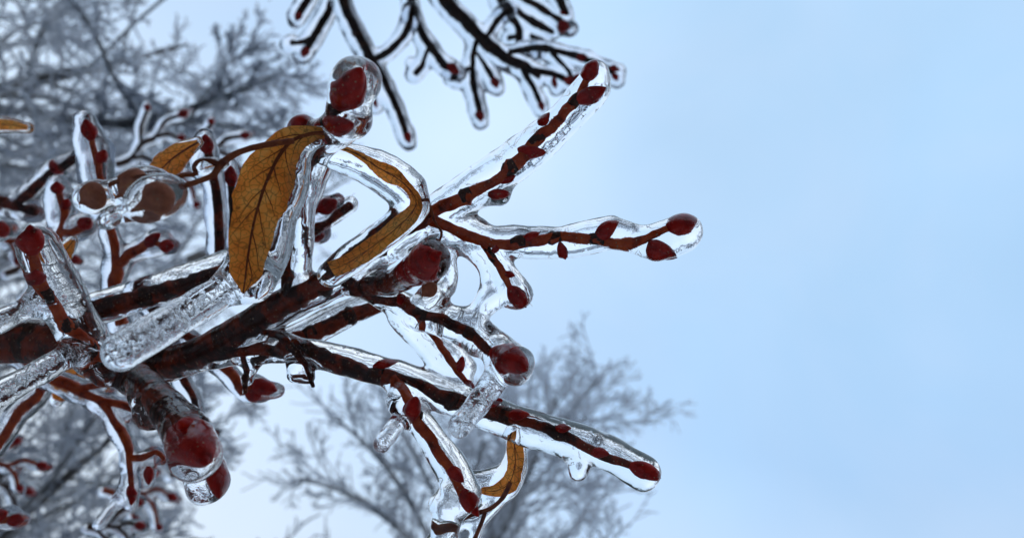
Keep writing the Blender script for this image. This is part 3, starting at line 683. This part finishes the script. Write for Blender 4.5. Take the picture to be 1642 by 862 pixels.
# ------------------------------------------------------------------ fruit clusters with their papery bracts
def bract(parent, base, pts, curl=0.25, flute=0.06, seed=0, wave=1.0):
    """papery bract: a narrow blade along (x, y, d, half width px), gently cupped, with a midrib and side veins"""
    C, hw = dense(pts, 0.0010); n = len(C); g = np.random.default_rng(seed)
    T = np.gradient(C, axis=0); T /= np.linalg.norm(T, axis=1)[:, None]
    view = C / np.linalg.norm(C, axis=1)[:, None]
    side = np.cross(T, view); side /= np.linalg.norm(side, axis=1)[:, None]; nrm = np.cross(side, T)
    m = 13; s = np.linspace(-1, 1, m); ph = g.uniform(0, 6.28, 4); i = np.arange(n)[:, None]
    edge = 1 + 0.05 * np.sin(i * 0.31 + ph[0]) + 0.035 * np.sin(i * 0.83 + ph[1]) + g.normal(0, .02, (n, 1))
    off = hw[:, None] * (curl * s[None]**2 + flute * wave * np.sin(i * .35 + s[None] * 2 + ph[2]) * np.abs(s[None]))
    V = C[:, None] + side[:, None] * (hw[:, None] * edge * s[None])[..., None] + nrm[:, None] * off[..., None]
    f = np.array([(a * m + b, a * m + b + 1, (a + 1) * m + b + 1, (a + 1) * m + b) for a in range(n - 1) for b in range(m - 1)])
    blade = new_obj('bract', V.reshape(-1, 3), f, M_LEAF, parent, base)
    mid = V[:, m // 2]; r = np.interp(np.linspace(0, 1, n), [0, 1], [hw.max() * .085, hw.max() * .025])
    v, fc = tube(mid - nrm * r[:, None] * .3, r, 8, .1); new_obj('midrib', v, fc, M_VEIN, blade, base)
    k = int(n / 5)
    for q in range(1, k):
        a = int(q * n / (k + 1))
        for sg in (-1, 1):
            if g.uniform() < .12: continue
            ln = int(g.uniform(6, 11)); row = np.minimum(a + np.arange(ln), n - 1); cc = m // 2 + sg * np.linspace(0, (m // 2) * g.uniform(.6, .95), ln)
            c0 = np.floor(cc).astype(int); fr = (cc - c0)[:, None]
            P = V[row, c0] * (1 - fr) + V[row, np.minimum(c0 + 1, m - 1)] * fr
            P = P[np.insert(np.linalg.norm(np.diff(P, axis=0), axis=1) > 1e-7, 0, True)]
            if len(P) < 4: continue
            v, fc = tube(P, np.linspace(hw.max() * .026, hw.max() * .008, len(P)), 5); new_obj('vein', v, fc, M_VEIN, blade, base)
    return blade
def stalk(parent, base, pts, name='stalk'):
    C, r = dense(pts, 0.001); v, f = tube(C, r, 8, .08); return new_obj(name, v, f, M_STALK, parent, base)

FC, fb = root('fruit_cluster', px(525, 215, .176), 'broad tan veined bract with three brown nutlets dangling beyond it, all cased in ice', 'fruit cluster')
b1 = bract(FC, fb, [(522, 213, 176, 7), (497, 215, 174, 14), (462, 231, 172, 27), (432, 280, 170, 41), (410, 345, 168, 37), (399, 400, 167, 32), (394, 440, 167, 23), (391, 462, 167, 7), (390, 470, 167, 2)], curl=.3, flute=.14, seed=2)
st = stalk(FC, fb, [(470, 226, 170, 5), (440, 230, 167, 5), (400, 238, 163, 5), (372, 250, 160, 5.5), (352, 265, 158, 6), (343, 280, 157, 5), (320, 290, 155, 4.5), (288, 300, 152, 5)])
stalk(FC, fb, [(352, 265, 158, 5), (325, 256, 157, 4), (312, 268, 156, 4), (316, 278, 156, 3.5), (290, 282, 156, 3.5), (250, 290, 157, 4)])
stalk(FC, fb, [(290, 284, 156, 3), (240, 282, 158, 3), (200, 292, 159, 3), (178, 300, 159, 3)])
nA = new_obj('nutlet', *nut_mesh(254, 317, 150, 21, 212, 338, 147), M_NUT, FC, fb)
nB = new_obj('nutlet', *nut_mesh(218, 298, 161, 21, 184, 318, 155), M_NUT, FC, fb)
nC = new_obj('nutlet', *nut_mesh(152, 314, 158, 16, 131, 324, 156), M_NUT, FC, fb)
vz = np.array([0, 0, 1.0])
IC, OW, NM = [], [], []
ice(b1, [(535, 215, 178, 12), (500, 222, 176, 20), (470, 246, 176, 32), (450, 290, 176, 46), (428, 345, 176, 50), (416, 400, 176, 50), (404, 440, 177, 42)], flat=(vz, 0.6))
ice(b1, [(398, 446, 179, 40), (382, 450, 176, 34)])
ici(b1, 392, 446, 180, 37, 3.9, 4.0)
ice(nA, [(292, 299, 153, 9), (268, 310, 152, 32), (246, 319, 150, 37), (230, 328, 149, 31)], flat=(vz, 1.0))
ice(nB, [(265, 288, 160, 14), (236, 297, 161, 33), (214, 304, 160, 32)], flat=(vz, 1.0))
ice(nC, [(185, 305, 159, 15), (160, 313, 158, 26), (146, 318, 157, 27)], flat=(vz, 1.0))
ice(nA, [(215, 340, 152, 17), (185, 346, 150, 15), (172, 354, 148, 15)], 'ice_drip')
ice(st, [(360, 262, 159, 9), (340, 265, 158, 13), (325, 268, 157, 16)])
build_ice(IC, OW, NM, fb, .0005, .002, .00005)
bubbles([c for c, n in zip(IC, NM) if n == 'icicle'], FC, fb, 9000, 0.0, 0.75, (.0001, .0004), 4)
bubbles(IC[:1], FC, fb, 3000, .5, .95, (.0001, .0003), 6)

FC2, fb2 = root('fruit_cluster', px(522, 240, .182), 'narrow folded tan bract bent over in a clear ice loop against the branch', 'fruit cluster')
b2 = bract(FC2, fb2, [(524, 236, 184, 3), (556, 244, 186, 3.5), (585, 258, 187, 5), (608, 272, 188, 8), (630, 284, 188, 10), (648, 298, 189, 6), (660, 312, 189, 7), (665, 328, 189, 9), (654, 347, 188, 12), (628, 371, 187, 11), (600, 392, 186, 10.5), (574, 410, 185, 11), (550, 425, 184, 10), (532, 434, 184, 9)], curl=.45, flute=.22, seed=6)
b3 = b2
stalk(FC2, fb2, [(670, 322, 190, 2.5), (684, 322, 192, 2.5), (692, 338, 194, 2.5), (697, 355, 195, 2), (708, 372, 194, 2), (705, 385, 193, 2)])
IC, OW, NM = [], [], []
ice(b2, [(505, 245, 184, 14), (540, 252, 186, 22), (580, 262, 187, 29), (620, 280, 189, 34), (652, 306, 190, 34), (662, 330, 190, 26)])
ice(b3, [(662, 330, 190, 26), (640, 356, 189, 25), (600, 388, 187, 25), (560, 416, 185, 25), (532, 438, 183, 22)])
ice(b2, [(640, 340, 190, 9), (652, 318, 190, 14)])
build_ice(IC, OW, NM, fb2, .00055, .002, .00006)

FC3, fb3 = root('fruit_cluster', px(700, 385, .196), 'single round amber nutlet on a thread-thin curved stalk beside the large iced bud', 'fruit cluster')
stalk(FC3, fb3, [(700, 383, 197, 2), (712, 398, 196, 2.2), (716, 420, 195, 2.2), (708, 440, 194, 2.4), (698, 452, 193, 3)])
new_obj('nutlet', *nut_mesh(689, 463, 191, 13, 676, 475, 190), M_NUT, FC3, fb3)

FC4, fb4 = root('fruit_cluster', px(822, 690, .203), 'withered orange bract hanging in a curved sleeve of ice under the long shoot', 'fruit cluster')
b4 = bract(FC4, fb4, [(822, 690, 203, 6), (826, 720, 202, 9), (825, 750, 201, 9), (815, 775, 200, 10), (795, 787, 200, 8), (772, 786, 200, 4)], curl=.4, flute=.3, seed=4)
s4 = stalk(FC4, fb4, [(818, 772, 200, 3), (806, 795, 199, 3), (785, 815, 198, 3), (750, 828, 198, 3.5), (715, 845, 197, 4), (690, 875, 196, 5)])
s5 = stalk(FC4, fb4, [(778, 820, 198, 3), (768, 845, 197, 3), (755, 880, 196, 3)])
IC, OW, NM = [], [], []
ice(b4, [(822, 690, 203, 14), (828, 720, 202, 17), (826, 750, 201, 20), (812, 776, 200, 20), (790, 786, 200, 15), (768, 786, 200, 12)])
ice(s4, [(815, 775, 200, 16), (800, 800, 199, 12), (775, 822, 198, 13), (740, 836, 198, 14), (705, 860, 197, 16), (690, 880, 196, 16)])
ice(b4, [(745, 765, 204, 11), (770, 764, 203, 12), (800, 758, 202, 13), (818, 745, 202, 14)])
ice(s5, [(775, 825, 198, 9), (765, 850, 197, 10), (755, 880, 196, 10)])
build_ice(IC, OW, NM, fb4, .0006, .002, .00006)

# ------------------------------------------------------------------ twigs further back, each with buds and its own glaze
def far_twig(name, label, cat, stems, buds, extra=(), bark=None, k=(1.0, 9), group=None, voxel=.0009, leaves=(), glaze=True):
    """stems: point lists; every stem gets a coat of ice k[0]*r + k[1] px thick; extra: further ice chains"""
    if name.startswith('hanging'):                          # well behind the branch
        stems = [[(p[0], p[1], p[2] * 1.4, p[3]) for p in s] for s in stems]; buds = [(i, (*v[:2], v[2] * 1.4, *v[3:5], v[5] * 1.4, v[6] * .78)) for i, v in buds]
        extra = [(i, [(p[0], p[1], p[2] * 1.4, p[3]) for p in c]) for i, c in extra]; voxel *= 1.3
    x, y, d, r = stems[0][0]
    ro, b = root(name, px(x, y, d / 1000), label, cat, group)
    IC, OW, NM = [], [], []; parts = []
    for i, sp in enumerate(stems):
        C, r = dense(sp, .002); v, f = tube(C, r * .68, 9, .09)
        o = new_obj('stem' if i == 0 else 'side_twig', v, f, bark or M_BARK_FAR, ro, b); parts.append(o)
        sag = [(p[0] - 1.5, p[1] + 1.5, p[2], p[3] * k[0] + k[1] * (0.85 + .3 * random.random())) for p in sp]
        IC.append(chain(sag)); OW.append(o); NM.append('ice_coating')
    for i, bd in buds:
        bv, bf = bud_mesh(bd); new_obj('bud', bv, bf, M_BUD, parts[i], b)
        IC.append(chain([(bd[0], bd[1], bd[2], bd[6] * .8 + k[1]), (bd[3], bd[4], bd[5], bd[6] * .5 + k[1])])); OW.append(parts[i]); NM.append('ice_coating')
    for i, e2 in extra:
        IC.append(chain(e2)); OW.append(parts[i]); NM.append('ice_drip')
    for i, sd, pts in leaves:
        bract(parts[i] if False else ro, b, pts, seed=sd)
    if glaze: build_ice(IC, OW, NM, b, voxel, .003, .00012, M_ICE_FAR)
    return ro
G_UP = 'blurred twigs hanging over from above'
far_twig('hanging_twig', 'long blurred drooping twig with one side fork, ending just above the folded bract', 'twig',
    [[(540, -30, 372, 9), (556, 20, 370, 9), (575, 60, 368, 9), (597, 98, 366, 8), (620, 140, 364, 7), (640, 185, 362, 6.5), (653, 222, 360, 6)],
     [(598, 98, 366, 7), (628, 78, 368, 6), (652, 48, 370, 6), (660, 15, 372, 6)], [(585, 80, 367, 5), (598, 130, 366, 5), (601, 165, 366, 5)]],
    [(0, (650, 212, 361, 656, 230, 359, 6)), (2, (600, 158, 366, 602, 172, 366, 5))], bark=M_BARK_DARK, k=(.9, 10.5))
far_twig('hanging_twig', 'short blurred twig with a forked knobbly tip of grey ice', 'twig',
    [[(545, -30, 390, 8), (525, 20, 388, 7), (508, 50, 386, 7), (490, 80, 384, 6)], [(500, 62, 386, 5), (482, 72, 385, 5), (468, 70, 384, 5)]],
    [(0, (492, 76, 384, 484, 92, 383, 7))], k=(.9, 10.5), bark=M_BARK_DARK)
far_twig('hanging_twig', 'stubby blurred twig poking in beside the forked one', 'twig',
    [[(505, -30, 392, 7), (492, 0, 390, 7), (478, 24, 388, 6)]], [(0, (480, 20, 388, 474, 34, 387, 6))], k=(.9, 10.5), bark=M_BARK_DARK)
far_twig('hanging_twig', 'dark zigzag hanging twig ending in a round dark bud', 'twig',
    [[(655, -30, 380, 8), (660, 10, 378, 8), (672, 48, 376, 7.5), (692, 80, 374, 7), (712, 104, 372, 7), (725, 112, 371, 6)], [(690, 75, 374, 5), (680, 100, 375, 5), (666, 118, 375, 5)]],
    [(0, (718, 106, 371, 736, 118, 370, 8))], extra=[(1, [(664, 104, 375, 9), (658, 100, 375, 9)])], bark=M_BARK_DARK, k=(.9, 10.5))
far_twig('hanging_branch', 'thick dark overhanging branch with a crowded spray of small budded twigs', 'branch',
    [[(690, -40, 385, 11), (712, 0, 383, 11), (745, 35, 381, 11), (775, 66, 379, 11), (805, 90, 377, 10), (840, 108, 375, 9), (862, 122, 373, 7)],
     [(768, 62, 380, 7), (758, 95, 378, 6), (757, 130, 376, 6), (764, 160, 374, 6), (770, 188, 372, 5)],
     [(764, 85, 379, 5), (780, 110, 378, 5), (792, 132, 377, 5)], [(752, 110, 377, 5), (738, 128, 376, 6), (728, 122, 376, 6)],
     [(838, 107, 375, 7), (850, 132, 373, 6), (862, 158, 371, 5), (868, 172, 370, 4)],
     [(850, 115, 374, 7), (885, 120, 372, 6), (912, 130, 370, 5)], [(815, 88, 377, 6), (860, 78, 375, 6), (900, 86, 373, 6), (940, 96, 371, 6), (975, 112, 369, 5)],
     [(885, 84, 373, 5), (905, 108, 372, 5), (918, 128, 371, 5), (930, 126, 370, 5)], [(780, 62, 379, 5), (795, 35, 381, 5), (815, 15, 383, 5)],
     [(975, 112, 369, 5), (985, 122, 368, 5)]],
    [(1, (767, 178, 373, 771, 196, 371, 7)), (2, (790, 126, 377, 797, 142, 376, 7)), (4, (865, 164, 370, 870, 178, 369, 5)), (5, (905, 128, 370, 922, 132, 369, 7)), (7, (918, 128, 371, 938, 126, 369, 7)), (6, (925, 94, 371, 942, 92, 370, 6)), (9, (982, 118, 368, 990, 130, 367, 6)), (9, (976, 112, 369, 992, 114, 368, 6)), (5, (889, 124, 372, 892, 142, 371, 6))], bark=M_BARK_DARK, k=(.9, 10.5))
far_twig('hanging_branch', 'tangled blurred spray of icy twigs with one round red bud', 'branch',
    [[(790, -40, 400, 9), (806, 5, 397, 9), (830, 45, 395, 8), (832, 75, 393, 7)], [(826, 20, 396, 7), (860, 40, 394, 7), (885, 50, 392, 6)], [(820, -10, 398, 6), (850, 5, 396, 6), (878, 22, 394, 6), (900, 38, 391, 6)],
     [(832, 60, 394, 6), (818, 62, 394, 6)], [(850, 58, 394, 6), (870, 68, 393, 6), (866, 82, 392, 5)], [(885, -30, 398, 7), (896, 0, 396, 8), (905, 25, 394, 8)]],
    [(2, (895, 40, 391, 914, 46, 389, 9)), (5, (898, 22, 394, 906, 30, 393, 5))], k=(.9, 10.5), bark=M_BARK_DARK)

G_L = 'blurred budded twigs behind the branch'
far_twig('budded_twig', 'upright red twig with two buds in a wide ice sleeve above the small nutlet', 'twig',
    [[(166, 335, 281, 7), (165, 320, 280, 7), (160, 285, 279, 6.5), (155, 250, 278, 6), (146, 222, 277, 5)]],
    [(0, (148, 226, 277, 136, 192, 276, 9)), (0, (158, 260, 278, 168, 240, 277, 7))], extra=[(0, [(136, 210, 277, 13), (140, 240, 278, 18), (148, 270, 279, 22), (152, 300, 280, 20)]), (0, [(166, 262, 278, 14), (172, 300, 280, 14)])], bark=M_BARK_RED, k=(1, 13))
far_twig('budded_twig', 'forked red twig below the nutlets with a swollen tip and loose round bud', 'twig',
    [[(195, 520, 282, 11), (182, 465, 280, 10), (188, 425, 278, 10), (184, 395, 276, 9), (176, 368, 275, 8)], [(188, 425, 278, 8), (212, 405, 277, 8), (236, 394, 276, 8), (250, 384, 275, 8)], [(250, 390, 275, 5), (264, 394, 274, 4)]],
    [(1, (240, 394, 276, 256, 376, 274, 8)), (2, (258, 394, 274, 278, 394, 273, 7))], bark=M_BARK_RED, k=(1, 9))
far_twig('budded_twig', 'short red twig with a pair of buds next to the smallest nutlet', 'twig',
    [[(75, 400, 300, 9), (100, 375, 298, 9), (104, 350, 297, 8), (98, 320, 296, 7), (93, 305, 295, 6)], [(104, 372, 298, 7), (122, 370, 297, 6), (136, 360, 296, 7)]],
    [(0, (94, 312, 295, 90, 292, 294, 8)), (0, (101, 335, 296, 108, 318, 295, 6)), (1, (130, 364, 296, 144, 350, 295, 8))], extra=[(0, [(86, 320, 295, 12), (88, 350, 297, 13)])], bark=M_BARK_RED, k=(1, 11))
far_twig('budded_twig', 'hooked dark-red bud twig rising behind the fruit stalk', 'twig',
    [[(352, 420, 270, 9), (350, 360, 268, 9), (346, 310, 266, 8), (340, 275, 264, 8), (334, 250, 262, 8), (330, 232, 261, 7)]],
    [(0, (332, 246, 261, 328, 216, 259, 9))], extra=[(0, [(318, 250, 262, 14), (322, 275, 264, 14)])], k=(1, 9), bark=M_BARK_OLD)
far_twig('budded_twig', 'thin twig with one slim bud beside the hooked one', 'twig',
    [[(374, 420, 275, 7), (372, 350, 274, 7), (370, 305, 273, 6), (369, 292, 272, 6)]], [(0, (370, 298, 272, 369, 266, 271, 8))], k=(1, 9))
far_twig('budded_twig', 'red side twig with a bud showing behind the upright stem', 'twig',
    [[(440, 420, 262, 9), (470, 372, 260, 8), (500, 345, 258, 7), (520, 332, 256, 6)]], [(0, (512, 338, 257, 540, 322, 254, 9))], k=(1, 8), bark=M_BARK_RED)
far_twig('budded_twig', 'stubby red twig with two blurred buds behind the upright stem', 'twig',
    [[(440, 440, 268, 9), (475, 392, 266, 8), (498, 375, 264, 7)]], [(0, (492, 380, 264, 514, 362, 262, 9)), (0, (496, 372, 264, 518, 378, 263, 9))], k=(1, 9), bark=M_BARK_RED)
far_twig('budded_twig', 'dark twig climbing past the upright stem toward the folded bract', 'twig',
    [[(490, 345, 245, 9), (505, 300, 242, 9), (520, 265, 239, 9), (535, 235, 236, 8)]], [], k=(1, 7), bark=M_BARK_RED)
far_twig('budded_twig', 'red zigzag twig under the branch with a fat blurred bud', 'twig',
    [[(300, 560, 262, 9), (345, 580, 260, 9), (372, 600, 258, 9), (392, 625, 257, 8), (412, 620, 256, 8)]], [(0, (404, 616, 256, 444, 626, 254, 11)), (0, (398, 628, 257, 420, 634, 255, 9))], k=(1, 8), bark=M_BARK_RED)
far_twig('budded_twig', 'branching red-brown twig hanging low with small pendent buds', 'twig',
    [[(20, 560, 276, 11), (70, 600, 274, 10), (120, 622, 272, 10), (165, 645, 270, 9), (185, 675, 268, 9), (205, 715, 266, 8.5), (212, 755, 264, 7), (210, 785, 263, 5)],
     [(165, 645, 270, 8), (195, 650, 269, 7), (222, 658, 268, 6)], [(208, 735, 265, 6), (230, 735, 264, 6), (250, 725, 263, 5), (262, 735, 262, 4)], [(128, 625, 272, 7), (150, 620, 271, 6), (180, 610, 270, 6)]],
    [(0, (209, 778, 263, 210, 808, 262, 7)), (2, (238, 745, 263, 238, 776, 262, 6)), (1, (214, 655, 268, 234, 662, 267, 6))], bark=M_BARK_RED, k=(1, 8),
    extra=[(0, [(215, 770, 262, 9), (190, 800, 258, 11), (162, 838, 254, 12)])])
far_twig('budded_twig', 'bare twig slipping down past the end of the lower icicle', 'twig',
    [[(70, 590, 290, 9), (62, 630, 289, 8), (30, 660, 288, 8), (12, 690, 287, 8), (-10, 720, 286, 8)]], [], k=(1, 10), bark=M_BARK_RED)
far_twig('budded_twig', 'low twig with two small red buds peeking in under the glazed tree', 'twig',
    [[(-30, 830, 300, 6), (10, 832, 299, 6), (25, 833, 298, 5)]], [(0, (15, 833, 299, 38, 832, 297, 7)), (0, (-5, 832, 299, 12, 822, 298, 7))], k=(1, 8), bark=M_BARK_RED)
far_twig('budded_twig', 'twig with one red bud in the gap above the ice sleeve', 'twig',
    [[(-30, 372, 320, 6), (-10, 370, 319, 6), (0, 369, 318, 5)]], [(0, (-6, 369, 318, 14, 367, 317, 8))], k=(1, 10), bark=M_BARK_RED)
far_twig('dark_branch', 'dark slanting branch with a side fork behind the paired red buds', 'branch',
    [[(-40, 318, 360, 10), (0, 325, 358, 10), (30, 332, 356, 9), (55, 340, 354, 8)], [(28, 330, 356, 8), (45, 312, 355, 8), (62, 295, 354, 7), (80, 278, 352, 6)], [(80, 278, 352, 6), (104, 264, 350, 6), (128, 250, 348, 5)]],
    [(1, (86, 272, 351, 96, 264, 350, 8))], k=(1, 9), bark=M_BARK_OLD)
far_twig('dark_branch', 'thick shadowed lower branch joining the long shoot beneath the main limb', 'branch',
    [[(215, 470, 262, 8), (240, 490, 260, 9), (262, 515, 258, 9), (300, 540, 255, 8), (330, 556, 252, 7)], [(262, 515, 258, 7), (290, 600, 262, 7), (310, 640, 264, 6), (318, 690, 266, 6)]], [], k=(1, 9), bark=M_BARK_OLD)

def loose_bract(label, pts, seed):
    x, y, d, r = pts[0]; ro, b = root('dry_bract', px(x, y, d / 1000), label, 'bract', None)
    bl = bract(ro, b, pts, seed=seed)
    IC, OW, NM = [chain([(p[0], p[1], p[2], p[3] * .8 + 8) for p in pts], (vz, .6))], [ro], ['ice_coating']
    build_ice(IC, OW, NM, b, .0009, .002, .00008)
loose_bract('blurred golden bract behind the nutlets, tapering to a stalk', [(318, 228, 240, 4), (298, 240, 240, 11), (276, 256, 240, 19), (256, 276, 240, 17), (240, 292, 240, 8)], 21)
loose_bract('small blurred tan bract under the pair of red buds', [(118, 385, 270, 3), (106, 402, 270, 9), (96, 420, 270, 8), (90, 434, 270, 3)], 22)
loose_bract('pale yellow bract seen behind the low hanging twig', [(132, 590, 300, 4), (118, 606, 300, 14), (102, 622, 300, 14), (92, 640, 300, 6)], 23)
loose_bract('narrow blurred ochre bract hanging alone against the dark level limb', [(45, 205, 330, 3), (20, 201, 330, 7), (-5, 200, 330, 8), (-25, 202, 330, 5)], 24)

# a tangle of slender twigs a little further off, between the branch and the trees
g = np.random.default_rng(77)
for i in range(11):
    x, y = g.uniform(-60, 330), g.uniform(190, 860); d = g.uniform(430, 900)
    while 380 < y < 600 and x > 200: x, y = g.uniform(-60, 300), g.uniform(190, 860)
    a = g.uniform(-.9, .5) if y > 450 else g.uniform(-1.2, .3); L = g.uniform(90, 170); stem = []; bd = []
    cx, cy = x - 60 * math.cos(a), y - 60 * math.sin(a); sd = 1; r0 = g.uniform(4.5, 7)
    n = 6
    for k in range(n):
        stem.append((cx, cy, d, r0 * (1 - .09 * k))); aa = a + sd * g.uniform(.15, .4); sd = -sd
        cx += L / n * math.cos(aa); cy += L / n * math.sin(aa)
    e0, e1 = stem[-2], stem[-1]; ux, uy = e1[0] - e0[0], e1[1] - e0[1]; u = math.hypot(ux, uy); ux /= u; uy /= u
    bd.append((0, (e1[0] - 3 * ux, e1[1] - 3 * uy, d, e1[0] + 14 * ux, e1[1] + 14 * uy, d - 2, 5)))
    st2 = []
    for k in (1, 2, 3):
        s = stem[k]; aa = a + (1 if k % 2 else -1) * g.uniform(.6, 1.0); l2 = g.uniform(25, 60)
        st2.append([(s[0], s[1], d, 4), (s[0] + l2 * .5 * math.cos(aa), s[1] + l2 * .5 * math.sin(aa), d - 4, 3.5), (s[0] + l2 * math.cos(aa + .2), s[1] + l2 * math.sin(aa + .2), d - 8, 3)])
        q = st2[-1][-1]; bd.append((k, (q[0], q[1], d - 8, q[0] + 11 * math.cos(aa), q[1] + 11 * math.sin(aa), d - 9, 4.5)))
    far_twig('budded_twig', 'slender blurred twig in the icy tangle between the branch and the glazed trees', 'twig', [stem] + st2, bd, k=(1, 6), group='slender twigs in the tangle behind the branch', voxel=.0022 * d / 600, bark=M_BARK_RED if i % 2 else M_BARK_FAR)
